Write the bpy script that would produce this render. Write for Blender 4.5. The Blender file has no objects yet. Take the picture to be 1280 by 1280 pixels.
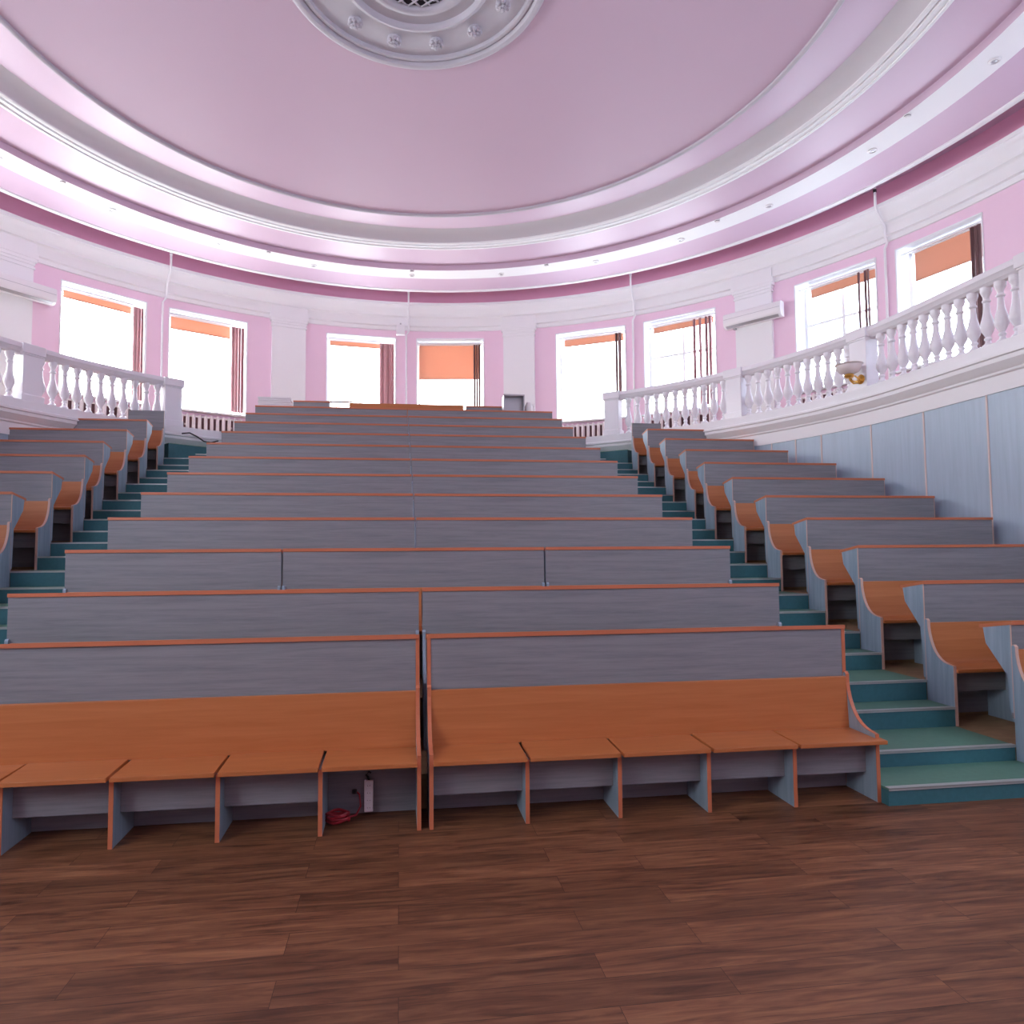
import bpy, bmesh, math, random
from mathutils import Vector, Matrix
random.seed(7)
SC = bpy.context.scene
COL = SC.collection
PI = math.pi

# ------------------------------------------------------------------ camera
cam_d = bpy.data.cameras.new('camera')
cam_d.sensor_width = 36.0
cam_d.sensor_fit = 'HORIZONTAL'
cam_d.lens = 36.0 * 837.5 / 1280.0
cam_d.shift_x = 30.06 / 1280.0
cam_d.clip_start = 0.05
cam_d.clip_end = 300
cam = bpy.data.objects.new('camera', cam_d)
COL.objects.link(cam)
_m = Matrix(((0.9912839754, -0.0010133684, -0.1317385793),
             (-0.1315907409, -0.0555957219, -0.9897439025),
             (-0.0063211575, 0.9984528476, -0.0552444940))).to_4x4()
_m.translation = Vector((0, 0, 1.681))
cam.matrix_world = _m
SC.camera = cam

# ------------------------------------------------------------------ world, exposure
EXPOSURE = 0.0
SKY = 16.5
world = bpy.data.worlds.new('overcast_sky')
SC.world = world
world.use_nodes = True
wn = world.node_tree.nodes
wn['Background'].inputs['Color'].default_value = (0.88, 0.95, 1.0, 1)
# thin overcast: the sky is brightest towards the far left of the hall
_l = world.node_tree.links
_tc = wn.new('ShaderNodeTexCoord')
_dot = wn.new('ShaderNodeVectorMath')
_dot.operation = 'DOT_PRODUCT'
_dot.inputs[1].default_value = (-0.88, 0.47, 0.0)
_l.new(_tc.outputs['Generated'], _dot.inputs[0])
_mr = wn.new('ShaderNodeMapRange')
_mr.inputs['From Min'].default_value = -1
_mr.inputs['From Max'].default_value = 1
_mr.inputs['To Min'].default_value = SKY * 0.34
_mr.inputs['To Max'].default_value = SKY * 1.30
_l.new(_dot.outputs['Value'], _mr.inputs['Value'])
_rc = wn.new('ShaderNodeValToRGB')      # bluer where the cloud is thin, on the right
_rc.color_ramp.elements[0].position = 0.1
_rc.color_ramp.elements[0].color = (0.66, 0.78, 1.0, 1)
_rc.color_ramp.elements[1].position = 0.8
_rc.color_ramp.elements[1].color = (0.93, 0.97, 1.0, 1)
_m01 = wn.new('ShaderNodeMapRange')
_m01.inputs['From Min'].default_value = -1
_l.new(_dot.outputs['Value'], _m01.inputs['Value'])
_l.new(_m01.outputs['Result'], _rc.inputs['Fac'])
_l.new(_rc.outputs['Color'], wn['Background'].inputs['Color'])
_l.new(_mr.outputs['Result'], wn['Background'].inputs['Strength'])
SC.view_settings.view_transform = 'Standard'
SC.view_settings.look = 'None'
SC.view_settings.gamma = 1
SC.view_settings.use_curve_mapping = False
SC.view_settings.exposure = EXPOSURE
SC.cycles.use_denoising = True
SC.cycles.max_bounces = 14
SC.cycles.diffuse_bounces = 10
SC.cycles.transparent_max_bounces = 12
SC.cycles.caustics_reflective = False
SC.cycles.caustics_refractive = False
SC.cycles.sample_clamp_indirect = 12

CX, CY = 0.194, 8.137          # centre of the round hall
RW = 9.94                      # radius of the window wall
RI = 6.74                      # radius of the lower panelled wall
ZG = 3.98                      # gallery floor
ZS, ZT = 5.0, 7.42             # window sill and head


def pol(a, r, z=0.0):
    t = math.radians(a)
    return Vector((CX + r * math.sin(t), CY + r * math.cos(t), z))


# angular spans (degrees from the long axis) of the window openings
WIN = [(-79.1, -70.0), (-67.8, -57.9), (-47.0, -36.9), (-34.1, -23.6), (-12.2, -1.6),
       (1.6, 12.2), (23.5, 34.2), (36.9, 47.3), (57.9, 67.8), (70.0, 79.1)]
WIN_FILL = [(93, 103), (129, 139), (142, 152), (-103, -93), (-139, -129), (-152, -142)]  # added windows out of view, placed to light the bench fronts

def zsill(a0, a1):
    """the added stage-side windows have their own height, tuned for fill light"""
    return 2.7 if abs(a0 + a1) / 2 > 100 else 5.0


def zhead(a0, a1):
    return 6.1 if abs(a0 + a1) / 2 > 100 else 7.42


# window portals: the daylight comes in here, by the added fill windows too
for a0, a1 in WIN + WIN_FILL:
    ld = bpy.data.lights.new('window_daylight', 'AREA')
    ld.shape = 'RECTANGLE'
    ld.size = 2 * 10.3 * math.sin(math.radians((a1 - a0) / 2))
    ld.size_y = zhead(a0, a1) - zsill(a0, a1)
    ld.cycles.is_portal = True
    lo = bpy.data.objects.new('window_daylight', ld)
    COL.objects.link(lo)
    am = (a0 + a1) / 2
    lo.location = pol(am, 10.42, (zsill(a0, a1) + zhead(a0, a1)) / 2)
    inward = -(pol(am, 1) - pol(am, 0))
    lo.rotation_euler = inward.to_track_quat('-Z', 'Z').to_euler()


# ------------------------------------------------------------------ materials
def new_mat(name):
    m = bpy.data.materials.new(name)
    m.use_nodes = True
    nt = m.node_tree
    return m, nt, nt.nodes['Principled BSDF']


def plain(name, col, rough=0.5, spec=0.4, metal=0.0, vary=0.0, scale=3.0, bump=0.0, bscale=60):
    m, nt, b = new_mat(name)
    b.inputs['Base Color'].default_value = (*col, 1)
    b.inputs['Roughness'].default_value = rough
    b.inputs['Specular IOR Level'].default_value = spec
    b.inputs['Metallic'].default_value = metal
    N, L = nt.nodes, nt.links
    tc = N.new('ShaderNodeTexCoord')
    if vary > 0:
        no = N.new('ShaderNodeTexNoise')
        no.inputs['Scale'].default_value = scale
        no.inputs['Detail'].default_value = 4
        L.new(tc.outputs['Object'], no.inputs['Vector'])
        mx = N.new('ShaderNodeMix')
        mx.data_type = 'RGBA'
        mx.inputs['A'].default_value = (*[c * (1 - vary) for c in col], 1)
        mx.inputs['B'].default_value = (*[min(1, c * (1 + vary)) for c in col], 1)
        L.new(no.outputs['Fac'], mx.inputs['Factor'])
        L.new(mx.outputs['Result'], b.inputs['Base Color'])
    if bump > 0:
        nb = N.new('ShaderNodeTexNoise')
        nb.inputs['Scale'].default_value = bscale
        L.new(tc.outputs['Object'], nb.inputs['Vector'])
        bp = N.new('ShaderNodeBump')
        bp.inputs['Strength'].default_value = bump
        bp.inputs['Distance'].default_value = 0.01
        L.new(nb.outputs['Fac'], bp.inputs['Height'])
        L.new(bp.outputs['Normal'], b.inputs['Normal'])
    return m


def laminate(name, dark, light, stretch, rough=0.42, spec=0.4, knots=0.25):
    """printed wood laminate; stretch = noise scale on x, y, z (low along the grain)"""
    m, nt, b = new_mat(name)
    N, L = nt.nodes, nt.links
    tc = N.new('ShaderNodeTexCoord')
    mp = N.new('ShaderNodeMapping')
    mp.inputs['Scale'].default_value = stretch
    L.new(tc.outputs['Object'], mp.inputs['Vector'])
    n1 = N.new('ShaderNodeTexNoise')
    n1.inputs['Scale'].default_value = 1.0
    n1.inputs['Detail'].default_value = 7
    n1.inputs['Roughness'].default_value = 0.62
    n1.inputs['Distortion'].default_value = 0.5
    L.new(mp.outputs['Vector'], n1.inputs['Vector'])
    n2 = N.new('ShaderNodeTexNoise')
    n2.inputs['Scale'].default_value = 3.2
    n2.inputs['Detail'].default_value = 3
    n2.inputs['Distortion'].default_value = 1.6
    L.new(mp.outputs['Vector'], n2.inputs['Vector'])
    md = N.new('ShaderNodeMath')
    md.operation = 'MULTIPLY_ADD'
    md.inputs[1].default_value = knots
    L.new(n2.outputs['Fac'], md.inputs[0])
    L.new(n1.outputs['Fac'], md.inputs[2])
    r = N.new('ShaderNodeValToRGB')
    r.color_ramp.elements[0].position = 0.38
    r.color_ramp.elements[0].color = (*dark, 1)
    r.color_ramp.elements[1].position = 0.82
    r.color_ramp.elements[1].color = (*light, 1)
    L.new(md.outputs['Value'], r.inputs['Fac'])
    L.new(r.outputs['Color'], b.inputs['Base Color'])
    b.inputs['Roughness'].default_value = rough
    b.inputs['Specular IOR Level'].default_value = spec
    return m


def plank_floor():
    m, nt, b = new_mat('brown_plank_laminate')
    N, L = nt.nodes, nt.links
    tc = N.new('ShaderNodeTexCoord')
    br = N.new('ShaderNodeTexBrick')
    br.offset = 0.37
    br.inputs['Scale'].default_value = 1.0
    br.inputs['Brick Width'].default_value = 1.28
    br.inputs['Row Height'].default_value = 0.165
    br.inputs['Mortar Size'].default_value = 0.0012
    br.inputs['Mortar Smooth'].default_value = 0.3
    br.inputs['Bias'].default_value = 0.0
    br.inputs['Color1'].default_value = (0, 0, 0, 1)
    br.inputs['Color2'].default_value = (1, 1, 1, 1)
    br.inputs['Mortar'].default_value = (0.5, 0.5, 0.5, 1)
    L.new(tc.outputs['Object'], br.inputs['Vector'])
    # grain shifted plank by plank
    sep = N.new('ShaderNodeMix')
    sep.data_type = 'VECTOR'
    mp = N.new('ShaderNodeMapping')
    mp.inputs['Scale'].default_value = (2.2, 26, 1)
    L.new(tc.outputs['Object'], mp.inputs['Vector'])
    add = N.new('ShaderNodeVectorMath')
    add.operation = 'MULTIPLY_ADD'
    L.new(br.outputs['Color'], add.inputs[0])
    add.inputs[1].default_value = (31, 17, 9)
    L.new(mp.outputs['Vector'], add.inputs[2])
    n1 = N.new('ShaderNodeTexNoise')
    n1.inputs['Scale'].default_value = 1.0
    n1.inputs['Detail'].default_value = 8
    n1.inputs['Roughness'].default_value = 0.65
    n1.inputs['Distortion'].default_value = 0.9
    L.new(add.outputs['Vector'], n1.inputs['Vector'])
    r = N.new('ShaderNodeValToRGB')
    e = r.color_ramp.elements
    e[0].position = 0.30
    e[0].color = (0.070, 0.026, 0.013, 1)
    e[1].position = 0.72
    e[1].color = (0.31, 0.145, 0.068, 1)
    k = e.new(0.5)
    k.color = (0.185, 0.076, 0.036, 1)
    L.new(n1.outputs['Fac'], r.inputs['Fac'])
    mx = N.new('ShaderNodeMix')
    mx.data_type = 'RGBA'
    mx.blend_type = 'MULTIPLY'
    mx.inputs['Factor'].default_value = 1
    L.new(r.outputs['Color'], mx.inputs['A'])
    rr = N.new('ShaderNodeMapRange')
    rr.inputs['To Min'].default_value = 0.78
    rr.inputs['To Max'].default_value = 1.2
    L.new(br.outputs['Color'], rr.inputs['Value'])
    L.new(rr.outputs['Result'], mx.inputs['B'])
    m2 = N.new('ShaderNodeMix')
    m2.data_type = 'RGBA'
    L.new(br.outputs['Fac'], m2.inputs['Factor'])
    L.new(mx.outputs['Result'], m2.inputs['A'])
    m2.inputs['B'].default_value = (0.03, 0.01, 0.008, 1)
    L.new(m2.outputs['Result'], b.inputs['Base Color'])
    b.inputs['Roughness'].default_value = 0.42
    b.inputs['Specular IOR Level'].default_value = 0.35
    return m


def glass_pane():
    m, nt, b = new_mat('window_glass')
    N, L = nt.nodes, nt.links
    N.remove(b)
    t = N.new('ShaderNodeBsdfTransparent')
    t.inputs['Color'].default_value = (0.97, 0.98, 0.98, 1)
    g = N.new('ShaderNodeBsdfGlossy')
    g.inputs['Roughness'].default_value = 0.02
    mx = N.new('ShaderNodeMixShader')
    mx.inputs['Fac'].default_value = 0.05
    L.new(t.outputs[0], mx.inputs[1])
    L.new(g.outputs[0], mx.inputs[2])
    L.new(mx.outputs[0], N['Material Output'].inputs['Surface'])
    return m


def cloth(name, col, trans):
    m, nt, b = new_mat(name)
    N, L = nt.nodes, nt.links
    b.inputs['Base Color'].default_value = (*col, 1)
    b.inputs['Roughness'].default_value = 0.9
    tl = N.new('ShaderNodeBsdfTranslucent')
    tl.inputs['Color'].default_value = (*col, 1)
    mx = N.new('ShaderNodeMixShader')
    mx.inputs['Fac'].default_value = trans
    L.new(b.outputs[0], mx.inputs[1])
    L.new(tl.outputs[0], mx.inputs[2])
    L.new(mx.outputs[0], N['Material Output'].inputs['Surface'])
    w = N.new('ShaderNodeTexNoise')
    w.inputs['Scale'].default_value = 250
    bp = N.new('ShaderNodeBump')
    bp.inputs['Strength'].default_value = 0.1
    L.new(w.outputs['Fac'], bp.inputs['Height'])
    L.new(bp.outputs['Normal'], b.inputs['Normal'])
    return m


GREY_D, GREY_L = (0.170, 0.176, 0.195), (0.258, 0.264, 0.285)
M = {
    'grey_h': laminate('grey_laminate', GREY_D, GREY_L, (1.3, 14, 30), knots=0.4),
    'grey_v_lit': laminate('grey_laminate_upright_lit', (0.24, 0.33, 0.41), (0.37, 0.47, 0.56), (22, 22, 1.4), rough=0.33, spec=0.6, knots=0.1),  # same grey laminate, window light put in as a lighter, bluer tone
    'orange': laminate('orange_laminate', (0.44, 0.145, 0.045), (0.54, 0.200, 0.070), (1.2, 12, 22), rough=0.36, knots=0.1),
    'edge': plain('orange_edge_band', (0.55, 0.175, 0.085), 0.4),
    'edge_pale': plain('pale_edge_band', (0.62, 0.42, 0.34), 0.45),
    'plank': plank_floor(),
    'tan': laminate('tan_lino', (0.24, 0.15, 0.075), (0.36, 0.24, 0.12), (5, 9, 5), rough=0.6),
    'tread': plain('green_lino', (0.115, 0.26, 0.19), 0.5, vary=0.12, scale=25),
    'riser': plain('teal_lino', (0.045, 0.165, 0.195), 0.55, vary=0.15, scale=30),
    'nosing': plain('alloy_nosing', (0.52, 0.58, 0.56), 0.38, metal=0.35, spec=0.5),
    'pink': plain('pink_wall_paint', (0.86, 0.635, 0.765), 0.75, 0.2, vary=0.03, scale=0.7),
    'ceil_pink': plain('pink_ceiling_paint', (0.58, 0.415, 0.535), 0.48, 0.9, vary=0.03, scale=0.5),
    'white': plain('white_paint', (0.84, 0.845, 0.86), 0.6, 0.3),
    'cove': plain('shaded_white_cove_paint', (0.62, 0.60, 0.63), 0.7, 0.2),  # white paint greyed, the shade of the cove put into its colour
    'gloss': plain('white_gloss_paint', (0.80, 0.785, 0.82), 0.25, 0.5),
    'frame': plain('white_window_frame', (0.82, 0.83, 0.85), 0.4, 0.4),
    'plastic': plain('white_plastic', (0.80, 0.79, 0.80), 0.35, 0.5),
    'panel': laminate('blue_grey_wall_panel', (0.33, 0.43, 0.53), (0.40, 0.51, 0.62), (16, 16, 1.0), rough=0.36, spec=0.55, knots=0.1),
    'shaded_pink': plain('shaded_pink_frieze', (0.74, 0.38, 0.52), 0.75, 0.2, vary=0.05, scale=1.5),  # wall pink deepened, shade above the cornice put into the colour
    'batten': plain('pale_pink_batten', (0.66, 0.54, 0.50), 0.5),
    'orange_blind': cloth('orange_roller_fabric', (0.66, 0.38, 0.27), 0.33),
    'brown_blind': cloth('brown_blind_fabric', (0.30, 0.18, 0.18), 0.10),
    'glare_blind': cloth('brown_blind_fabric_glare', (0.60, 0.40, 0.42), 0.22),  # brown blind cloth with the pinkish window glare put into its colour
    'dark': plain('dark_gap', (0.03, 0.025, 0.03), 0.7),
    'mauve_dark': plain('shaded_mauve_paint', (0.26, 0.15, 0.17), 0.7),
    'black': plain('black_plastic', (0.02, 0.02, 0.022), 0.5),
    'red': plain('red_cable_sheath', (0.35, 0.02, 0.03), 0.35),
    'paper': plain('white_paper', (0.80, 0.80, 0.82), 0.8),
    'bluepaper': plain('pale_blue_paper', (0.62, 0.66, 0.82), 0.8),
    'gold': plain('gilt_metal', (0.75, 0.42, 0.10), 0.3, metal=0.8),
    'shade': plain('frosted_glass_shade', (0.75, 0.68, 0.66), 0.2, 0.6),
    'plaster': plain('aged_white_plaster', (0.57, 0.55, 0.60), 0.8, 0.15, vary=0.05, scale=5),
    'metal': plain('grey_metal', (0.45, 0.45, 0.47), 0.35, metal=0.7),
    'rad': plain('radiator_enamel', (0.80, 0.74, 0.76), 0.35, 0.5),
    'glass': glass_pane(),
}


# ------------------------------------------------------------------ mesh helpers
class MB:
    def __init__(self):
        self.v = []
        self.f = []

    def raw(self, vs, fs):
        o = len(self.v)
        self.v += [tuple(p) for p in vs]
        self.f += [tuple(i + o for i in f) for f in fs]
        return self

    def box(self, x0, x1, y0, y1, z0, z1):
        vs = [(x0, y0, z0), (x1, y0, z0), (x1, y1, z0), (x0, y1, z0), (x0, y0, z1), (x1, y0, z1), (x1, y1, z1), (x0, y1, z1)]
        return self.raw(vs, [(0, 3, 2, 1), (4, 5, 6, 7), (0, 1, 5, 4), (1, 2, 6, 5), (2, 3, 7, 6), (3, 0, 4, 7)])

    def obox(self, c, ux, uy, uz, sx, sy, sz):
        """box about c with half sizes along given unit axes"""
        vs = []
        for k in (-1, 1):
            for a, b_ in ((-1, -1), (1, -1), (1, 1), (-1, 1)):
                vs.append(c + ux * (a * sx) + uy * (b_ * sy) + uz * (k * sz))
        return self.raw(vs, [(0, 3, 2, 1), (4, 5, 6, 7), (0, 1, 5, 4), (1, 2, 6, 5), (2, 3, 7, 6), (3, 0, 4, 7)])

    def prism_x(self, prof, x0, x1):
        """(y,z) outline pushed along x"""
        n = len(prof)
        vs = [(x0, y, z) for y, z in prof] + [(x1, y, z) for y, z in prof]
        fs = [tuple(range(n)), tuple(reversed(range(n, 2 * n)))]
        fs += [(i, i + n, (i + 1) % n + n, (i + 1) % n) for i in range(n)]
        return self.raw(vs, fs)

    def lathe(self, prof, c=(0, 0, 0), seg=16, squash=None):
        n = len(prof)
        vs, fs = [], []
        for k in range(seg):
            a = 2 * PI * k / seg
            for r, z in prof:
                vs.append((c[0] + r * math.cos(a), c[1] + r * math.sin(a), c[2] + z))
        for k in range(seg):
            k2 = (k + 1) % seg
            for i in range(n - 1):
                fs.append((k * n + i, k2 * n + i, k2 * n + i + 1, k * n + i + 1))
        return self.raw(vs, fs)

    def sweep(self, prof, fn, params, closed=True, caps=True, loop=False):
        """prof = [(r,z)], fn(param, r, z) -> point"""
        n = len(prof)
        vs = [fn(p, r, z) for p in params for r, z in prof]
        fs = []
        m = len(params)
        for k in range(m if loop else m - 1):
            k2 = (k + 1) % m
            for i in range(n if closed else n - 1):
                j = (i + 1) % n
                fs.append((k * n + i, k * n + j, k2 * n + j, k2 * n + i))
        if caps and closed and not loop:
            fs.append(tuple(range(n)))
            fs.append(tuple(reversed(range((m - 1) * n, m * n))))
        return self.raw(vs, fs)

    def tube(self, pts, r, seg=10):
        pts = [Vector(p) for p in pts]
        n = len(pts)
        vs, fs = [], []
        up = Vector((0.13, 0.31, 0.94)).normalized()
        for i, p in enumerate(pts):
            t = (pts[min(i + 1, n - 1)] - pts[max(i - 1, 0)]).normalized()
            a = t.cross(up)
            if a.length < 0.2:
                a = t.cross(Vector((1, 0, 0)))
            a.normalize()
            b = t.cross(a)
            for k in range(seg):
                q = 2 * PI * k / seg
                vs.append(p + a * (r * math.cos(q)) + b * (r * math.sin(q)))
        for i in range(n - 1):
            for k in range(seg):
                k2 = (k + 1) % seg
                fs.append((i * seg + k, i * seg + k2, (i + 1) * seg + k2, (i + 1) * seg + k))
        fs.append(tuple(range(seg)))
        fs.append(tuple(reversed(range((n - 1) * seg, n * seg))))
        return self.raw(vs, fs)

    def build(self, name, mat, parent=None, smooth=False, bevel=0.0, loc=None):
        me = bpy.data.meshes.new(name)
        me.from_pydata(self.v, [], self.f)
        bm = bmesh.new()
        bm.from_mesh(me)
        bmesh.ops.recalc_face_normals(bm, faces=bm.faces)
        bm.to_mesh(me)
        bm.free()
        me.materials.append(mat)
        if smooth:
            me.shade_smooth()
            try:
                me.set_sharp_from_angle(angle=math.radians(38))
            except Exception:
                pass
        o = bpy.data.objects.new(name, me)
        COL.objects.link(o)
        if parent:
            o.parent = parent
        if loc is not None:
            o.location = loc
        if bevel > 0:
            b = o.modifiers.new('bevel', 'BEVEL')
            b.width = bevel
            b.segments = 2
            b.limit_method = 'ANGLE'
        return o


def tag(o, label=None, cat=None, group=None, kind=None):
    if label:
        o['label'] = label
    if cat:
        o['category'] = cat
    if group:
        o['group'] = group
    if kind:
        o['kind'] = kind
    return o


def thing(name, label, cat, loc=(0, 0, 0), rz=0, group=None):
    o = bpy.data.objects.new(name, None)
    COL.objects.link(o)
    o.location = loc
    o.rotation_euler = (0, 0, rz)
    return tag(o, label, cat, group)


def struct(o, label=None, cat=None):
    o['kind'] = 'structure'
    return tag(o, label, cat)


def child_copy(src, parent, loc=None):
    c = src.copy()
    COL.objects.link(c)
    c.parent = parent
    if loc is not None:
        c.location = loc
    return c


def pfn(a, r, z):
    return pol(a, r, z)


def hs(a, r, z):
    """horseshoe: round for the far half, straight towards the stage"""
    if abs(a) <= 90:
        return pol(a, r, z)
    s = 1 if a > 0 else -1
    return Vector((CX + s * r, CY - math.radians(abs(a) - 90) * RI, z))


def arange(a, b, step):
    n = max(1, int(math.ceil(abs(b - a) / step)))
    return [a + (b - a) * i / n for i in range(n + 1)]


# ------------------------------------------------------------------ levels
RISE, PITCH, D1 = 0.3136, 0.82, 4.448


def dy(k):
    return D1 + PITCH * (k - 1)


def tz(k):                      # tier k lies behind the desk panel of row k
    return 0.0 if k <= 0 else 0.221 + RISE * (k - 1)


XL, XR = -2.79, 3.152           # centre block


def xsr(k):                     # side blocks, aisle edges
    return 4.485 if k < 8 else 4.565


def xsl(k):
    return -4.085 if k < 8 else -4.20


def xwall(y):
    if y <= CY:
        return RI
    return math.sqrt(max(0.01, RI * RI - (y - CY) ** 2))


# ------------------------------------------------------------------ structure
o = MB()
n = 96
o.raw([(CX, CY, 0)] + [pol(360 * i / n, 10.3, 0) for i in range(n)], [(0, 1 + (i + 1) % n, 1 + i) for i in range(n)])
struct(o.build('floor', M['plank']), 'reddish brown wood plank floor in front of the benches', 'floor')

# gallery slab
mb = MB()
for s in (-1, 1):
    prm = arange(0, 152, 3)
    ins, outs = [], []
    for a in prm:
        p = hs(s * a, RI + 0.01, 0)
        ins.append(p)
        if a <= 90:
            outs.append(pol(s * a, RW + 0.05, 0))
        else:
            dyy = CY - p.y
            outs.append(Vector((CX + s * math.sqrt(max(0.0, (RW + 0.05) ** 2 - dyy ** 2)), p.y, 0)))
    vs, fs = [], []
    for i, (p, q) in enumerate(zip(ins, outs)):
        vs += [(p.x, p.y, ZG), (q.x, q.y, ZG), (p.x, p.y, ZG - .12), (q.x, q.y, ZG - .12)]
        if i:
            b0 = 4 * (i - 1)
            b1 = 4 * i
            fs += [(b0, b0 + 1, b1 + 1, b1), (b0 + 2, b1 + 2, b1 + 3, b0 + 3), (b0, b1, b1 + 2, b0 + 2)]
    mb.raw(vs, fs)
struct(mb.build('floor', M['tan']), 'gallery floor running round behind the white balustrade', 'floor')

# tiers: left rows, centre rows, right rows
for nm, side in (('left', -1), ('centre', 0), ('right', 1)):
    mb = MB()
    for k in range(1, 14):
        y0, y1 = dy(k), dy(k + 1)
        if k == 13:
            if side:
                continue
            y1 = 14.87
        if side == 0:
            x0, x1 = XL, XR
            if k == 1:
                y0 += 0.0
        elif side > 0:
            x0, x1 = xsr(k), CX + xwall(y0) + .0
        else:
            x0, x1 = CX - xwall(y0), xsl(k)
        if x1 - x0 < .1:
            continue
        mb.box(x0, x1, y0 + (0.021 if k else 0), y1 + .021, tz(k - 1) - (0.0 if k > 1 else 0), tz(k))
        if k > 1:
            mb.box(x0, x1, y0 + .021, y1 + .021, 0, tz(k - 1) - .001)
    if side:
        xa, xb = (4.485, CX + RI) if side > 0 else (CX - RI, -4.085)
        mb.box(xa, xb, 4.06, dy(1) + .021, 0, 0.112)
    struct(mb.build('floor', M['tan']), {'left': 'tan stepped floor under the left block of benches', 'centre': 'stepped floor under the centre block of benches', 'right': 'tan stepped floor under the right block of benches'}[nm], 'floor')


# upper round wall with window openings
def wall_ring(name, a_from, a_to, wins, zlow, label):
    mb = MB()
    cuts = sorted(wins)
    a = a_from
    segs = []
    for w0, w1 in cuts:
        segs.append((a, w0, False))
        segs.append((w0, w1, True))
        a = w1
    segs.append((a, a_to, False))
    for s0, s1, isw in segs:
        pr = arange(s0, s1, 2.2)
        if isw:
            zs = zsill(s0 - (360 if s0 > 180 else 0), s1 - (360 if s0 > 180 else 0))
            zt = zhead(s0 - (360 if s0 > 180 else 0), s1 - (360 if s0 > 180 else 0))
            mb.sweep([(RW, zlow), (RW, zs), (10.45, zs), (10.45, zlow)], pfn, pr)
            mb.sweep([(RW, zt), (RW, 8.9), (10.45, 8.9), (10.45, zt)], pfn, pr)
        else:
            mb.sweep([(RW, zlow), (RW, 8.9), (10.45, 8.9), (10.45, zlow)], pfn, pr)
    return struct(mb.build(name, M['pink'], smooth=True), label, 'wall')


wall_ring('wall_back', -90, 90, WIN, ZG - .13, 'pink painted round wall with windows above the gallery')
wall_ring('wall_front', 90, 270, [(a if a > 0 else a + 360, b if b > 0 else b + 360) for a, b in WIN_FILL], 0.0, 'pink round wall on the stage side')

# lower panelled wall and its cornice, left and right
for s, nm in ((-1, 'wall_left'), (1, 'wall_right')):
    pr = [s * a for a in arange(0, 152, 2.2)]
    w = MB().sweep([(RI, 0), (RI, 3.5), (RI + .03, 3.5), (RI + .03, 0)], hs, pr).build(nm, M['panel'], smooth=True)
    struct(w, 'blue-grey panelled curved wall under the gallery on the ' + ('right' if s > 0 else 'left'), 'wall')
    bt = MB()
    angs = [71.0, 75.2, 83.1] + [90 + math.degrees(v / RI) for v in (0.13, 1.1, 2.06, 3.02, 3.98, 4.94)]
    for a in angs + [67, 59, 51]:
        hw = math.degrees(0.011 / RI)
        bt.sweep([(RI - .008, 0.3), (RI - .008, 3.49), (RI + .004, 3.49), (RI + .004, 0.3)], hs, [s * (a - hw), s * (a + hw)])
    b = bt.build('panel_batten', M['batten'], w)

cornice = [(RI + .02, 3.47), (RI - .015, 3.47), (RI - .02, 3.66), (RI - .045, 3.675), (RI - .05, 3.70), (RI - .075, 3.72),
           (RI - .11, 3.775), (RI - .125, 3.79), (RI - .125, 3.84), (RI - .15, 3.85), (RI - .15, 3.885), (RI - .10, 3.90),
           (RI - .10, 4.03), (RI + .22, 4.03), (RI + .22, 3.97), (RI + .03, 3.95)]
struct(MB().sweep(cornice, hs, arange(-152, 152, 2.0)).build('trim_1', M['white'], smooth=True), 'white moulded cornice and curb along the gallery edge', 'cornice')

# cornice under the ceiling
up = [(RW + .02, 7.62), (RW - .03, 7.63), (RW - .04, 7.67), (RW - .04, 7.72), (RW - .09, 7.74), (RW - .09, 7.93), (RW - .11, 7.96),
      (RW - .16, 7.98), (RW - .17, 8.03), (RW - .18, 8.06), (RW - .26, 8.13), (RW - .30, 8.19), (RW - .31, 8.22), (RW - .33, 8.23), (RW - .33, 8.30), (RW + .02, 8.36)]
struct(MB().sweep(up, pfn, arange(0, 360, 2.5)[:-1], loop=True).build('trim_2', M['white'], smooth=True), 'white stepped cornice round the top of the pink wall', 'cornice')

# ceiling: built ring by ring
FULL = arange(0, 360, 2.5)[:-1]


def ring(prof, mat, name='ceiling', label=None, parent=None):
    ob = MB().sweep(prof, pfn, FULL, closed=False, caps=False, loop=True).build(name, mat, parent, smooth=True)
    if parent is None:
        struct(ob, label, 'ceiling')
    return ob


dome = [(max(.01, r), 9.10 - 0.0183 * r * r) for r in [0, .6, 1.2, 1.8, 2.4, 3.0, 3.6, 4.2, 4.8, 5.1, 5.36]]
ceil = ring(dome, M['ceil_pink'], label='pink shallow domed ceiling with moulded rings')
ring([(5.345, 8.58), (5.35, 8.545), (5.37, 8.53), (5.40, 8.53), (5.415, 8.545), (5.42, 8.572)], M['plaster'], 'ceiling_moulding', parent=ceil)
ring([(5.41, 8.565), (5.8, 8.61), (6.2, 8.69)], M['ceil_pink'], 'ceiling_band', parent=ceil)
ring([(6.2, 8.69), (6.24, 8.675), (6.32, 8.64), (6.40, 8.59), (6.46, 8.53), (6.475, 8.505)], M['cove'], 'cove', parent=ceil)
ring([(6.475, 8.505), (6.48, 8.49), (6.51, 8.475), (6.54, 8.475), (6.55, 8.495), (6.57, 8.495), (6.575, 8.46), (6.66, 8.46), (6.665, 8.44), (6.71, 8.44), (6.72, 8.475)], M['white'], 'ceiling_moulding', parent=ceil)
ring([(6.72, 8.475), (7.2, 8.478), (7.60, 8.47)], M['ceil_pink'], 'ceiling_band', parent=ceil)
ring([(7.60, 8.47), (7.605, 8.37), (7.62, 8.35)], M['ceil_pink'], 'ceiling_step', parent=ceil)
ring([(7.62, 8.35), (8.12, 8.35), (8.13, 8.365)], M['white'], 'ceiling_beam', parent=ceil)
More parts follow.
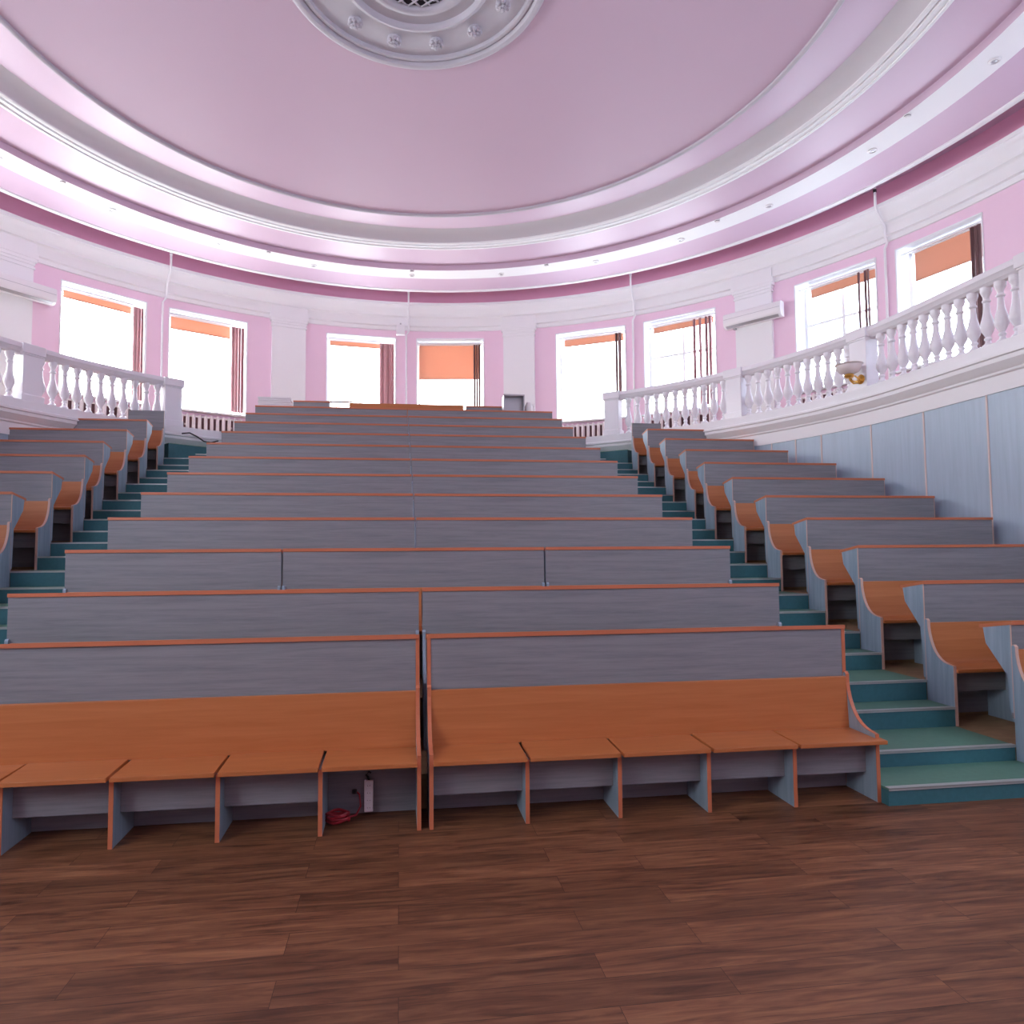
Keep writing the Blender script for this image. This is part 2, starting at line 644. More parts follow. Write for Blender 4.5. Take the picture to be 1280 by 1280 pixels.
ring([(8.13, 8.365), (8.6, 8.40), (9.03, 8.43)], M['ceil_pink'], 'ceiling_band', parent=ceil)
ring([(9.03, 8.43), (9.04, 8.41), (9.16, 8.415), (9.18, 8.43), (9.19, 8.46), (9.24, 8.78)], M['white'], 'ceiling_moulding', parent=ceil)
ring([(9.24, 8.78), (10.0, 8.80)], M['ceil_pink'], 'ceiling_band', parent=ceil)

ring([(RW - .004, 8.34), (RW - .004, 8.80)], M['shaded_pink'], 'frieze', parent=ceil)

# pilasters
for i, a in enumerate([17.75, 52.65, 87.4, 122, 157]):
    for s in (-1, 1):
        mb = MB()
        hw = 2.45
        aa = s * a
        mb.sweep([(RW - .09, ZG + .0), (RW - .09, 7.5), (RW + .02, 7.5), (RW + .02, ZG + .0)], pfn, [aa - hw, aa - hw / 2, aa, aa + hw / 2, aa + hw])
        for z0, z1, e in ((7.42, 7.46, .12), (7.5, 7.56, .10), (7.56, 7.63, .28), (7.63, 7.74, .40)):
            mb.sweep([(RW - .10 - e * .10, z0), (RW - .10 - e * .10, z1), (RW + .02, z1), (RW + .02, z0)], pfn, [aa - hw - e, aa - hw / 2, aa, aa + hw / 2, aa + hw + e])
        mb.sweep([(RW - .13, ZG), (RW - .13, ZG + .25), (RW + .02, ZG + .25), (RW + .02, ZG)], pfn, [aa - hw - .2, aa, aa + hw + .2])
        # plain entablature block that steps forward over the pilaster
        mb.sweep([(RW - .13, 7.73), (RW - .13, 7.95), (RW + .0, 7.95), (RW + .0, 7.73)], pfn, [aa - hw - .2, aa, aa + hw + .2])
        struct(mb.build('trim_3', M['white']), 'white flat pilaster on the pink wall between window pairs', 'pilaster')


# ------------------------------------------------------------------ windows
def local(a, r):
    """origin at wall face, axes: across (to growing angle), inward, up"""
    c = pol(a, r, 0)
    t = math.radians(a)
    across = Vector((math.cos(t), -math.sin(t), 0))
    outw = Vector((math.sin(t), math.cos(t), 0))
    return c, across, outw, Vector((0, 0, 1))


def win(idx, a0, a1, rad=True):
    ZS, ZT = zsill(a0, a1), zhead(a0, a1)
    am = (a0 + a1) / 2
    hw = RW * math.sin(math.radians((a1 - a0) / 2))
    c, U, O, Z = local(am, RW * math.cos(math.radians((a1 - a0) / 2)))
    fr = MB()
    d = 0.40                                        # depth of the glass behind the wall face
    zc, zh = (ZS + ZT) / 2, (ZT - ZS) / 2
    w2 = hw + .01
    # outer sash frame with mullion and transom
    for sx in (-1, 1):
        fr.obox(c + O * d + U * (sx * (w2 - .045)) + Z * zc, U, O, Z, .045, .035, zh)
    for z in (ZS + .045, ZT - .045):
        fr.obox(c + O * d + Z * z, U, O, Z, w2, .035, .045)
    if idx in (9, 10) or idx > 11:
        fr.obox(c + O * d + Z * zc, U, O, Z, .03, .03, zh)
        fr.obox(c + O * d + Z * (ZS + 1.55), U, O, Z, w2, .028, .028)
    f = fr.build('window_%d' % idx, M['frame'])
    struct(f, 'white framed window in the pink round wall', 'window')
    g = MB().obox(c + O * (d + .01) + Z * zc, U, O, Z, w2 - .06, .003, zh - .06).build('window_pane', M['glass'], f)
    # reveal lining and architrave bead, white
    li = MB()
    dl = .36
    for sx in (-1, 1):
        li.obox(c + O * (dl / 2) + U * (sx * (hw - .006)) + Z * zc, U, O, Z, .012, dl / 2 + .012, zh)
    li.obox(c + O * (dl / 2) + Z * (ZT - .006), U, O, Z, hw, dl / 2 + .012, .012)
    li.build('reveal_lining', M['frame'], f)
    sl = MB()
    sl.obox(c + O * .13 + Z * (ZS + .012), U, O, Z, hw + .06, .23, .022)
    sl.build('window_sill', M['frame'], f, bevel=.006)
    return c, U, O, Z, hw


BL = {  # orange roller blinds: window index -> (angle from, angle to, lower edge)
    2: (-79.0, -71.2, 7.0), 3: (-67.0, -59.4, 7.1),
    4: (-46.3, -38.4, 7.13), 5: (-33.6, -25.7, 6.99), 6: (-11.6, -4.0, 7.16), 7: (2.0, 11.6, 6.35), 8: (24.6, 33.6, 7.10),
    9: (38.0, 46.6, 7.14), 10: (59.4, 67.2, 7.10), 11: (71.4, 78.4, 6.74)}
RB = 10.12
wi = {}
for i, (a0, a1) in enumerate(WIN):
    wi[i + 2] = win(i + 2, a0, a1)
for i, (a0, a1) in enumerate(WIN_FILL):
    win(i + 12, a0, a1)  # frames for the added, unseen fill windows
where = {2: 'the last window at the far left', 3: 'the window left of the left wall unit', 4: 'the window beside the left air conditioner',
         5: 'the window above the left stair top', 6: 'the window left of the central pipe',
         7: 'the window right of the central pipe', 8: 'the window above the right stair top', 9: 'the window left of the right air conditioner',
         10: 'the window right of the right air conditioner', 11: 'the rightmost window'}
for i, (a0, a1, zb) in BL.items():
    am = (a0 + a1) / 2
    c, U, O, Z = local(am, RB)
    hw = RB * math.sin(math.radians((a1 - a0) / 2))
    deep = {7: 'orange roller blind drawn a third down over ', 11: 'orange roller blind pulled well down over '}.get(i, 'orange roller blind rolled nearly up in ')
    t = thing('roller_blind', deep + where[i], 'blind', c + Z * zb, group='orange roller blinds in the windows')
    o0 = Vector(t.location)
    fb = MB()
    fb.obox(c + Z * ((zb + 7.3) / 2) - o0, U, O, Z, hw, .003, (7.3 - zb) / 2)
    fb.build('blind_fabric', M['orange_blind'], t)
    MB().obox(c + Z * (zb + .01) - o0, U, O, Z, hw, .010, .012).build('bottom_bar', M['orange_blind'], t)
    cs = MB()
    cs.obox(c + Z * 7.33 - o0, U, O, Z, hw + .03, .045, .045)
    cs.build('blind_cassette', M['frame'], t, bevel=.01)

SL = {  # brown vertical blind strips gathered at one side: list of (angle from, angle to)
    4: [(-38.4, -37.95), (-37.9, -37.5), (-37.45, -37.1)], 5: [(-25.7, -25.25), (-25.2, -24.8), (-24.75, -24.4), (-24.35, -23.9)],
    6: [(-4.1, -3.55), (-3.6, -3.0), (-3.05, -2.5), (-2.55, -1.85)], 7: [(10.5, 10.85), (10.9, 11.2), (11.25, 11.6)],
    8: [(32.5, 32.9), (32.9, 33.45)], 9: [(43.9, 44.3), (44.7, 45.15), (45.6, 46.0), (46.1, 46.55)],
    10: [(65.35, 65.6), (66.1, 66.4), (66.5, 66.7)], 11: [(77.5, 77.9), (77.95, 78.3), (78.3, 78.6)]}
SLW = {4: 'brown vertical blind bunched at the right of ', 5: 'reddish brown vertical blind bunched at the right of ', 6: 'wide brown vertical blind bunched in ',
       7: 'narrow dark vertical blind at the right side of ', 8: 'dark brown vertical blind in one tight bundle in ', 9: 'four parted brown blind slats hanging in ',
       10: 'thin edge-on dark blind slats hanging in ', 11: 'dark vertical blind hanging at the right side of '}
for i, spans in SL.items():
    aa = spans[0][0]
    zb = {7: 5.1}.get(i, 5.12)
    c, U, O, Z = local(aa, RB - .10)
    t = thing('vertical_blind', SLW[i] + where[i], 'blind', c + Z * zb, group='brown vertical blinds in the windows')
    o0 = Vector(t.location)
    for j, (b0, b1) in enumerate(spans):
        cc, U2, O2, _ = local((b0 + b1) / 2, RB - .10)
        hw = RB * math.sin(math.radians((b1 - b0) / 2))
        pts = []
        mbs = MB()
        nn = 6
        for q in range(nn + 1):
            u = -hw + 2 * hw * q / nn
            w = .028 * math.sin(q * PI * 0.9 + j)
            pts.append(cc + U2 * u + O2 * w - o0)
        vs, fs = [], []
        for p in pts:
            vs += [p + Z * zb, p + Z * 7.28, p + O2 * .004 + Z * zb, p + O2 * .004 + Z * 7.28]
        for q in range(nn):
            b = 4 * q
            fs += [(b, b + 1, b + 5, b + 4), (b + 2, b + 6, b + 7, b + 3)]
        mbs.raw(vs, fs)
        mbs.build('blind_slat', M['glare_blind'] if i in (4, 5, 6, 9) else M['brown_blind'], t, smooth=True)
    cw, U3, O3, _ = local((WIN[i - 2][0] + WIN[i - 2][1]) / 2, RB - .10)
    hwr = RB * math.sin(math.radians((WIN[i - 2][1] - WIN[i - 2][0]) / 2)) - .05
    MB().obox(cw + Z * 7.31 - o0, U3, O3, Z, hwr, .02, .014).build('blind_rail', M['frame'], t)

# radiators under the windows
radw = {4: 'under the leftmost window, behind the left balustrade', 5: 'at the top of the left stairs', 6: 'under the window left of the central pipe',
        7: 'under the window right of the central pipe', 8: 'at the top of the right stairs', 9: 'behind the far end of the right balustrade',
        10: 'behind the right balustrade near the gilt wall lamp', 11: 'under the rightmost window', 3: 'under the second window from the left end', 2: 'under the window at the left end'}
for i, (a0, a1) in enumerate(WIN):
    am = (a0 + a1) / 2
    c, U, O, Z = local(am, RW - .12)
    t = thing('radiator', 'white ribbed radiator ' + radw[i + 2], 'radiator', c + Z * 4.16, math.radians(-am), group='ribbed radiators under the windows')
    nrib = 12 if i + 2 in (5, 8) else 11
    wd = 1.5
    for q in range(nrib):
        x = -wd / 2 + wd * q / (nrib - 1)
        rb = MB()
        rb.lathe([(.0, 0), (.035, .01), (.042, .04), (.042, .71), (.03, .76), (0, .78)], (0, 0, 0), 10)
        ro = rb.build('radiator_rib', M['rad'], t, smooth=True, loc=(x, 0, 0))
    MB().tube([(-wd / 2, 0, .06), (wd / 2, 0, .06)], .022, 8).build('radiator_pipe', M['rad'], t)
    MB().tube([(-wd / 2, 0, .72), (wd / 2, 0, .72)], .022, 8).build('radiator_pipe', M['rad'], t)
    MB().box(-.03, .03, .0, .13, .2, .24).box(-.55, -.5, .0, .13, .5, .54).box(.5, .55, .0, .13, .5, .54).build('bracket', M['rad'], t)
    MB().box(-wd / 2, wd / 2, .075, .10, 0.0, .74).build('shade_backing', M['mauve_dark'], t)  # dark sheet standing in for the shade between the ribs

# ------------------------------------------------------------------ balustrade
BAL = [(0, 0), (.062, 0), (.062, .045), (.05, .055), (.032, .075), (.028, .10), (.040, .115), (.040, .13), (.028, .145), (.040, .175), (.068, .225),
       (.077, .27), (.070, .32), (.054, .38), (.040, .44), (.034, .51), (.033, .56), (.046, .575), (.046, .59), (.034, .605), (.036, .64), (.055, .68), (.062, .70), (.062, .75), (0, .75)]
rail_prof = [(RI + .02 - .0, 4.77), (RI + .0, 4.79), (RI - .02, 4.80), (RI - .04, 4.845), (RI - .055, 4.855), (RI - .055, 4.90), (RI - .04, 4.93),
             (RI + .16, 4.93), (RI + .175, 4.90), (RI + .175, 4.855), (RI + .16, 4.845), (RI + .14, 4.80), (RI + .12, 4.79), (RI + .10, 4.77)]
RBAL = RI + .06
proto_me = None


def post_mesh(mb, a, full=.155):
    p = hs(a, RBAL, 0)
    t = math.radians(max(-90, min(90, a)))
    U = Vector((math.cos(t), -math.sin(t), 0))
    O = Vector((math.sin(t), math.cos(t), 0))
    Z = Vector((0, 0, 1))
    mb.obox(p + Z * 4.40, U, O, Z, full, .115, .38)
    mb.obox(p + Z * 4.08, U, O, Z, full + .025, .14, .06)
    mb.obox(p + Z * 4.86, U, O, Z, full + .03, .145, .075)
    mb.obox(p + Z * 4.79, U, O, Z, full + .012, .128, .03)


def balustrade(side, posts, runs, label):
    global proto_me
    t = thing('balustrade', label, 'balustrade', hs(side * 60, RBAL, 4.03))
    o0 = Vector(t.location)
    tr = Matrix.Translation(-o0)
    a_lo, a_hi = posts[0], posts[-1]
    r = MB().sweep(rail_prof, lambda a, rr, z: hs(a, rr, z) - o0, [side * a for a in arange(a_lo, a_hi, 1.6)])
    r.build('handrail', M['gloss'], t, smooth=True)
    for a in posts:
        mb = MB()
        post_mesh(mb, side * a)
        mb.v = [tuple(Vector(v) - o0) for v in mb.v]
        mb.build('post', M['gloss'], t, bevel=.008)
    for a0, a1, cnt in runs:
        for q in range(cnt):
            a = a0 + (a1 - a0) * q / (cnt - 1)
            p = hs(side * a, RBAL, 4.03) - o0
            if proto_me is None:
                ob = MB().lathe(BAL, (0, 0, 0), 14).build('baluster', M['gloss'], t, smooth=True, loc=p)
                proto_me = ob
            else:
                child_copy(proto_me, t, p)


balustrade(1, [38.75, 60.95, 81.85, 105.2, 128.5], [(41.6, 58.7, 11), (63.0, 79.5, 11), (84.6, 102.6, 12), (107.6, 126, 12)],
           'white stone balustrade of turned balusters curving along the right gallery')
balustrade(-1, [41.2, 62.1, 84.5, 107, 129], [(43.4, 60.44, 11), (64.6, 82, 11), (86.8, 104.8, 12), (109.3, 126.8, 11)],
           'white stone balustrade of turned balusters curving along the left gallery')

# ------------------------------------------------------------------ stairs in the aisles
for side in (1, -1):
    t = thing('aisle_staircase', ('teal and green lino aisle stairs rising right of the centre benches' if side > 0 else 'teal and green lino aisle stairs rising left of the centre benches'),
              'stairs', ((3.8, 4.06, 0) if side > 0 else (-3.4, 4.06, 0)))
    o0 = Vector(t.location)
    nos = [(4.06, .112), (dy(1), tz(1))]
    for k in range(1, 13):
        nos.append((dy(k) + .53, tz(k) + .151))
        nos.append((dy(k + 1), tz(k + 1)))
    nos = [q for q in nos if q[0] < 13.4]
    tr, ri = MB(), MB()
    for j, (y, z) in enumerate(nos):
        y2 = nos[j + 1][0] if j + 1 < len(nos) else 14.0
        zb = nos[j - 1][1] if j else 0
        kk = 8 if y > dy(8) - .3 else 1
        if side > 0:
            x0, x1 = XR + .002, xsr(kk) - .002
            if j == 0:
                x0 = XR + .0
        else:
            x0, x1 = xsl(kk) + .002, XL - .002
        # stay inside the round curb
        def lim(yv):
            return math.sqrt(max(0, (RI - .11) ** 2 - max(0, yv - CY) ** 2))
        if side > 0:
            x1a = min(x1, CX + lim(y))
            x1b = min(x1, CX + lim(min(y2, 14.2)))
            if x1a - x0 < .12:
                continue
            quad = [(x0, y), (x1a, y), (x1b, y2), (x0, y2)]
            ex0, ex1 = x0, x1a
        else:
            x0a = max(x0, CX - lim(y))
            x0b = max(x0, CX - lim(min(y2, 14.2)))
            if x1 - x0a < .12:
                continue
            quad = [(x0a, y), (x1, y), (x1, y2), (x0b, y2)]
            ex0, ex1 = x0a, x1
        vs = [(a - o0.x, b - o0.y, z - .012) for a, b in quad] + [(a - o0.x, b - o0.y, z) for a, b in quad]
        tr.raw(vs, [(0, 3, 2, 1), (4, 5, 6, 7), (0, 1, 5, 4), (1, 2, 6, 5), (2, 3, 7, 6), (3, 0, 4, 7)])
        vs = [(a - o0.x, b + .004 - o0.y, 0) for a, b in quad] + [(a - o0.x, b + .004 - o0.y, z - .012) for a, b in quad]
        ri.raw(vs, [(0, 3, 2, 1), (4, 5, 6, 7), (0, 1, 5, 4), (1, 2, 6, 5), (2, 3, 7, 6), (3, 0, 4, 7)])
        nb = MB().box(ex0 - o0.x, ex1 - o0.x, y - .006 - o0.y, y + .035 - o0.y, z - .004, z + .004)
        nb.box(ex0 - o0.x, ex1 - o0.x, y - .006 - o0.y, y - .001 - o0.y, z - .014, z)
        nb.build('nosing', M['nosing'], t)
    a0, a1 = (27.4, 42.6) if side > 0 else (-42.9, -27.7)
    off = lambda a, r, z: pol(a, r, z) - o0
    ri.sweep([(6.43, 3.3), (6.43, 3.648), (6.76, 3.648), (6.76, 3.3)], off, arange(a0, a1, 1.5))
    tr.sweep([(6.43, 3.649), (6.43, 3.66), (6.72, 3.66), (6.72, 3.649)], off, arange(a0, a1, 1.5))
    tr.build('tread', M['tread'], t)
    ri.build('riser', M['riser'], t)
    

# ------------------------------------------------------------------ benches with desks
def curved_end(H=.826, seat=.483, front=-.29):
    """outline (y,z) of a bench end board"""
    pts = [(0, 0), (front, 0), (front, seat)]
    # sweep from seat front up to the top of the back
    y0, z0, y1, z1 = front + .02, seat + .005, -.028, H
    for q in range(1, 10):
        u = q / 10
        a = u * PI / 2
        pts.append((y0 + (y1 - y0) * math.sin(a) ** .95, z0 + (z1 - z0) * (1 - math.cos(a)) ** 1.1))
    pts += [(-.030, H), (-.018, H + .012), (-.004, H + .004), (0, H - .02)]
    return pts


def unit(x0, x1, k, label, group, seats=4, base=None, H=1.162, seat_h=.455, desk=True, part_step=None, cat='bench desk',
         detailed=True, front=False, skip_apron=(), open_end=(True, True), top_over=0.0, outer=(False, False)):
    y = dy(k)
    z = tz(k - 1) if base is None else base
    t = thing('lecture_bench_desk', label, cat, ((x0 + x1) / 2, y, z), 0, group)
    X0, X1 = x0 - (x0 + x1) / 2, x1 - (x0 + x1) / 2
    th = .024
    bh = .77 if front else .80
    # front panel of the desk = back wall of the bench
    ins = .024 if front else 0.001
    MB().box(X0 + ins, X1 - ins, -.003 if not front else 0, .02, .003 if front else .30, H - .022).build('desk_front', M['grey_h'], t)
    if not front:
        MB().box(X0 + th, X1 - th, .0, .018, .03, .31).build('back_board', M['grey_h'], t)
    if desk:
        s = MB()
        s.prism_x([(-.014, H - .027), (-.014, H), (.27, H - .052), (.27, H - .078)], X0 - top_over, X1 + top_over)
        s.build('desktop', M['edge'], t)
    # side boards of the desk
    for xx in (X0, X1 - th):
        b = MB()
        b.prism_x([(.0, .02 if front else .34), (.0, H - .026), (.235, H - .072), (.215, H - .19), (.045, H - .40), (.03, .34 if not front else .02)] if desk else
                  [(.0, .34), (.0, H - .02), (.03, H - .02), (.03, .34)], xx, xx + th)
        b.build('desk_side', M['grey_v_lit'], t)
        if front or (outer[0] and xx == X0) or (outer[1] and xx != X0):
            e = MB()
            e.box(xx - .001 if xx == X0 else xx + th - .006, xx + .006 if xx == X0 else xx + th + .001, -.0045, 0.001, .3 if not front else .02, H - .026)
            if front:
                e = MB().box(xx, xx + th, -.004, .001, .02, H - .026)
            e.build('edge_band', M['edge_pale'] if not front else M['edge'], t)
    # bench ends
    Hs = .785 if front else .826
    sh = seat_h
    prof = curved_end(Hs, sh + .025, -.31 if front else -.285)
    for xx in (X0, X1 - th):
        b = MB()
        b.prism_x([(q[0] - .002, q[1]) for q in prof], xx, xx + th)
        bo = b.build('bench_end', M['grey_v_lit'], t)
        # orange edge band following the front outline
        eb = MB()
        front_line = prof[1:-1]
        nn = len(front_line)
        vs, fs = [], []
        for q, (yy, zz) in enumerate(front_line):
            pa = front_line[max(0, q - 1)]
            pb = front_line[min(nn - 1, q + 1)]
            dx_, dz_ = pb[0] - pa[0], pb[1] - pa[1]
            l = math.hypot(dx_, dz_) or 1
            nx, nz = -dz_ / l, dx_ / l
            off = .004
            vs += [(xx - .0005, yy - .002, zz), (xx + th + .0005, yy - .002, zz), (xx - .0005, yy - .002 + nx * off, zz + nz * off), (xx + th + .0005, yy - .002 + nx * off, zz + nz * off)]
            if q:
                p_, c_ = 4 * (q - 1), 4 * q
                fs += [(p_ + 2, p_ + 3, c_ + 3, c_ + 2), (p_, c_, c_ + 1, p_ + 1), (p_, p_ + 2, c_ + 2, c_), (p_ + 1, c_ + 1, c_ + 3, p_ + 3)]
        eb.raw(vs, fs)
        if front or (outer[0] and xx == X0) or (outer[1] and xx != X0):
            eb.build('edge_band', M['edge'] if front else M['edge_pale'], bo)
    # inner partitions
    n = seats
    w = (X1 - X0 - th) / n
    fy = -.31 if front else -.285
    for q in range(1, n):
        xx = X0 + w * q
        po = MB().box(xx, xx + th, fy, -.002, 0, sh - .03).build('partition', M['grey_v_lit'], t)
        MB().box(xx - .0005, xx + th + .0005, fy - .004, fy, 0, sh - .03).build('edge_band', M['edge'], po)
    # seat boards
    fo = .06 if front else .02
    if front:
        for q in range(n):
            a0 = X0 + w * q + (th if q == 0 else .022)
            a1 = X0 + w * (q + 1) + ((.045 if X1 + (x0 + x1) / 2 > 3 else -.0) if q == n - 1 else .004)
            tilt = .006 if q % 2 else 0
            s = MB().prism_x([(fy - fo, sh - .028), (fy - fo, sh - .002), (-.05, sh + .004 + tilt), (-.05, sh - .022 + tilt)], a0, a1)
            s.build('seat', M['orange'], t, bevel=.003)
    else:
        s = MB().prism_x([(fy - fo, sh - .028), (fy - fo - .004, sh - .012), (fy - fo, sh), (-.12, sh + .004), (-.075, sh + .02), (-.05, sh + .06),
                          (-.024, Hs - .03), (-.022, Hs - .02), (-.004, Hs - .02), (-.004, Hs - .04), (-.03, sh + .05), (-.06, sh - .005), (-.12, sh - .024)],
                         X0 + th + .001, X1 - th - .001)
        s.build('seat_shell', M['orange'], t, smooth=True)
    if front:
        MB().prism_x([(-.055, sh + .002), (-.035, Hs - .02), (-.018, Hs - .015), (-.010, Hs - .02), (-.035, sh + .002)], X0 + th, X1 - th).build('backrest', M['orange'], t, bevel=.002)
    # apron boards under the seat
    for q in range(n):
        if q in skip_apron:
            MB().box(X0 + w * q + th, X0 + w * (q + 1), -.045, -.03, sh - .10, sh - .03).build('seat_apron', M['grey_h'], t)
            continue
        MB().box(X0 + w * q + th, X0 + w * (q + 1), fy + .10, fy + .116, sh - .25 if front else sh - .20, sh - .03).build('seat_apron', M['grey_h'], t)
    return t


ORD = ['', 'first', 'second', 'third', 'fourth', 'fifth', 'sixth', 'seventh', 'eighth', 'ninth', 'tenth', 'eleventh', 'twelfth', 'thirteenth']
# centre block
GC = 'grey bench desks of the centre block'
SEAM = .16
unit(XL, .134, 1, 'front row bench with orange flap seats left of the narrow central gap', GC, seats=5, base=0, H=1.127, seat_h=.415, front=True, skip_apron=(4,))
unit(.184, XR, 1, 'front row bench with five orange flap seats right of the narrow central gap', GC, seats=5, base=0, H=1.127, seat_h=.415, front=True)
for k in range(2, 13):
    if k == 3:
        for a, b, w_ in ((XL, -1.024, 'left, short'), (-1.010, 1.330, 'middle, long'), (1.344, XR, 'right, short')):
            unit(a, b, k, '%s grey desk front in the third centre row, which has three sections' % w_, GC, seats=4 if 'middle' in w_ else 3)
        continue
    g = .014 if k == 2 else .008
    unit(XL, SEAM + .008 - g, k, 'left grey desk front with orange top edge, %s row up in the centre block' % ORD[k], GC, seats=5)
    unit(SEAM + .008 + g, XR, k, 'right grey desk front with orange top edge, %s row up in the centre block' % ORD[k], GC, seats=5)
# last, shorter row on the gallery level
unit(-2.19, -1.45, 13, 'short grey desk at the left end of the topmost row, papers on it', GC, seats=1, H=1.14)
unit(1.44, 2.605, 13, 'short grey desk at the right end of the topmost row', GC, seats=2, H=1.11)
t = thing('bench', 'orange backed bench standing alone in the middle of the topmost row', 'bench', (0.02, 14.27, tz(12)))
MB().box(-1.06, 1.36, -.01, .012, .55, 1.115).build('backrest', M['orange'], t, bevel=.004)
MB().box(-1.06, 1.36, .012, .36, .40, .43).build('seat', M['orange'], t)
for xx in (-1.06, -.26, .54, 1.335):
    MB().box(xx, xx + .025, .012, .34, tz(13) - tz(12), .40).box(xx, xx + .025, .012, .05, .40, .60).build('leg', M['grey_v_lit'], t)

# side blocks
GR, GL = 'grey bench desks of the right block', 'grey bench desks of the left block'
ENDR = {1: 6.80, 2: 6.80, 3: 6.80, 4: 6.80, 5: 6.79, 6: 6.75, 7: 6.60, 8: 6.33, 9: 6.2, 10: 5.72, 11: 5.17}
ENDL = {1: -6.45, 2: -6.45, 3: -6.45, 4: -6.45, 5: -6.45, 6: -6.45, 7: -6.35, 8: -6.15, 9: -5.976, 10: -5.382, 11: -4.82}
for k in range(1, 11):
    base = .112 if k == 1 else None
    H = 1.012 if k == 1 else 1.162
    unit(xsr(k), ENDR[k], k, 'grey desk with orange seat, %s from the front in the right side block' % ORD[k], GR, seats=4 if k < 9 else 3, base=base, H=H, outer=(True, True))
    unit(ENDL[k], xsl(k), k, 'grey desk with orange seat, %s from the front in the left side block' % ORD[k], GL, seats=4 if k < 9 else 3, base=base, H=H, outer=(True, True))
unit(xsr(11), ENDR[11], 11, 'short last bench with plain high grey back at the top of the right block', GR, seats=1, desk=False, H=1.13, outer=(True, True))
unit(ENDL[11], xsl(11), 11, 'short last bench with plain high grey back at the top of the left block', GL, seats=1, desk=False, H=1.19, outer=(True, True))

# ------------------------------------------------------------------ ceiling rose
t = thing('ceiling_rose', 'large round white plaster ceiling rose with florets and a dark openwork centre', 'ceiling rose', (CX, CY, 9.05))
zc = 0.0
prof = [(1.74, .02), (1.745, -.04), (1.72, -.08), (1.68, -.095), (1.64, -.085), (1.615, -.03), (1.59, -.03), (1.58, -.055), (1.54, -.05), (1.53, .0), (1.0, .0)]
MB().lathe(prof, (0, 0, 0), 96).build('outer_moulding', M['plaster'], t, smooth=True)
prof = [(1.02, .0), (1.01, -.05), (.985, -.075), (.95, -.08), (.925, -.055), (.915, -.01), (.78, -.01), (.74, -.025), (.71, -.055), (.67, -.06), (.64, -.045), (.625, -.02), (.62, .02)]
MB().lathe(prof, (0, 0, 0), 96).build('inner_moulding', M['plaster'], t, smooth=True)
MB().lathe([(0.0, .015), (.625, .015)], (0, 0, 0), 48).build('vent_shaft', M['dark'], t)
gr = MB()
for q in range(-5, 6):
    for sg in (1, -1):
        off = q * .125
        hl = math.sqrt(max(0, .61 ** 2 - off ** 2))
        d = Vector((math.cos(PI / 4 * sg), math.sin(PI / 4 * sg), 0))
        nrm = Vector((-d.y, d.x, 0))
        gr.obox(nrm * off + Vector((0, 0, -.012 + .005 * sg)), d, nrm, Vector((0, 0, 1)), hl, .011, .006)
for ix in range(-6, 7):
    for iy in range(-6, 7):
        x, y = ix * .0884, iy * .0884
        if (ix + iy) % 2 == 0 and math.hypot(x, y) < .52:
            for q in range(10):
                a, b = 2 * PI * q / 10, 2 * PI * (q + 1) / 10
                p0 = Vector((x + .034 * math.cos(a), y + .034 * math.sin(a), -.016))
                p1 = Vector((x + .034 * math.cos(b), y + .034 * math.sin(b), -.016))
                dd = (p1 - p0).normalized()
                gr.obox((p0 + p1) / 2, dd, Vector((-dd.y, dd.x, 0)), Vector((0, 0, 1)), .013, .006, .006)
gr.build('grille', M['plaster'], t)
for q in range(13):
    a = math.radians(-12.2 + 27.7 * q)
    c = (1.26 * math.sin(a), 1.26 * math.cos(a), 0)
    fl = MB()
    fl.lathe([(.095, .002), (.10, -.03), (.08, -.05), (.03, -.06), (0, -.06)], (0, 0, 0), 16)
    for ring_r, cnt, rr, zz in ((.075, 8, .034, -.055), (.040, 6, .027, -.082), (0, 1, .028, -.105)):
        for j in range(cnt):
            b = 2 * PI * j / cnt + ring_r * 9
            fl.lathe([(0, -rr * .8), (rr * .6, -rr * .6), (rr, 0), (rr * .6, rr * .6), (0, rr * .8)], (ring_r * math.cos(b), ring_r * math.sin(b), zz), 8)
    fl.build('floret', M['plaster'], t, smooth=True, loc=c)

# ------------------------------------------------------------------ small ceiling fittings
proto = None
for q, a in enumerate([-91.5, -76, -61, -46.5, -31.5, -16, 0.8, 16.6, 33.2, 47.6, 61.6, 76.5, 92]):
    p = pol(a, 7.93, 8.35)
    lb = 'small round recessed spot light in the white ceiling ring'
    if proto is None:
        t = thing('ceiling_spotlight', lb, 'spotlight', p, group='recessed spot lights in the ceiling ring')
        MB().lathe([(.075, .0), (.078, -.008), (.07, -.02), (.05, -.024), (.048, -.01), (.03, -.006), (0, -.006)], (0, 0, 0), 18).build('spot_rim', M['plastic'], t, smooth=True)
        MB().lathe([(0, -.012), (.03, -.018), (.036, -.012), (.036, -.006)], (0, 0, 0), 14).build('lamp', M['metal'], t, smooth=True)
        proto = t
    else:
        t = thing('ceiling_spotlight', lb, 'spotlight', p, group='recessed spot lights in the ceiling ring')
        for ch in list(proto.children):
            child_copy(ch, t)
proto = None
for q, a in enumerate([-82, -54.1, -23.8, 0.8, 25.0, 54.5, 83.0]):
    p = pol(a, 7.66 - (.0), 8.35)
    lb = 'small white smoke detector at the inner edge of the ceiling ring'
    t = thing('smoke_detector', lb, 'smoke detector', p, group='smoke detectors on the ceiling ring')
    if proto is None:
        MB().lathe([(.055, .0), (.055, -.014), (.045, -.018), (.045, -.03), (.03, -.045), (0, -.047)], (0, 0, 0), 16).build('detector_body', M['plastic'], t, smooth=True)
        MB().lathe([(.047, -.018), (.0475, -.026), (.046, -.027)], (0, 0, 0), 16).build('detector_vent', M['dark'], t)
        proto = t
    else:
        for ch in list(proto.children):
            child_copy(ch, t)

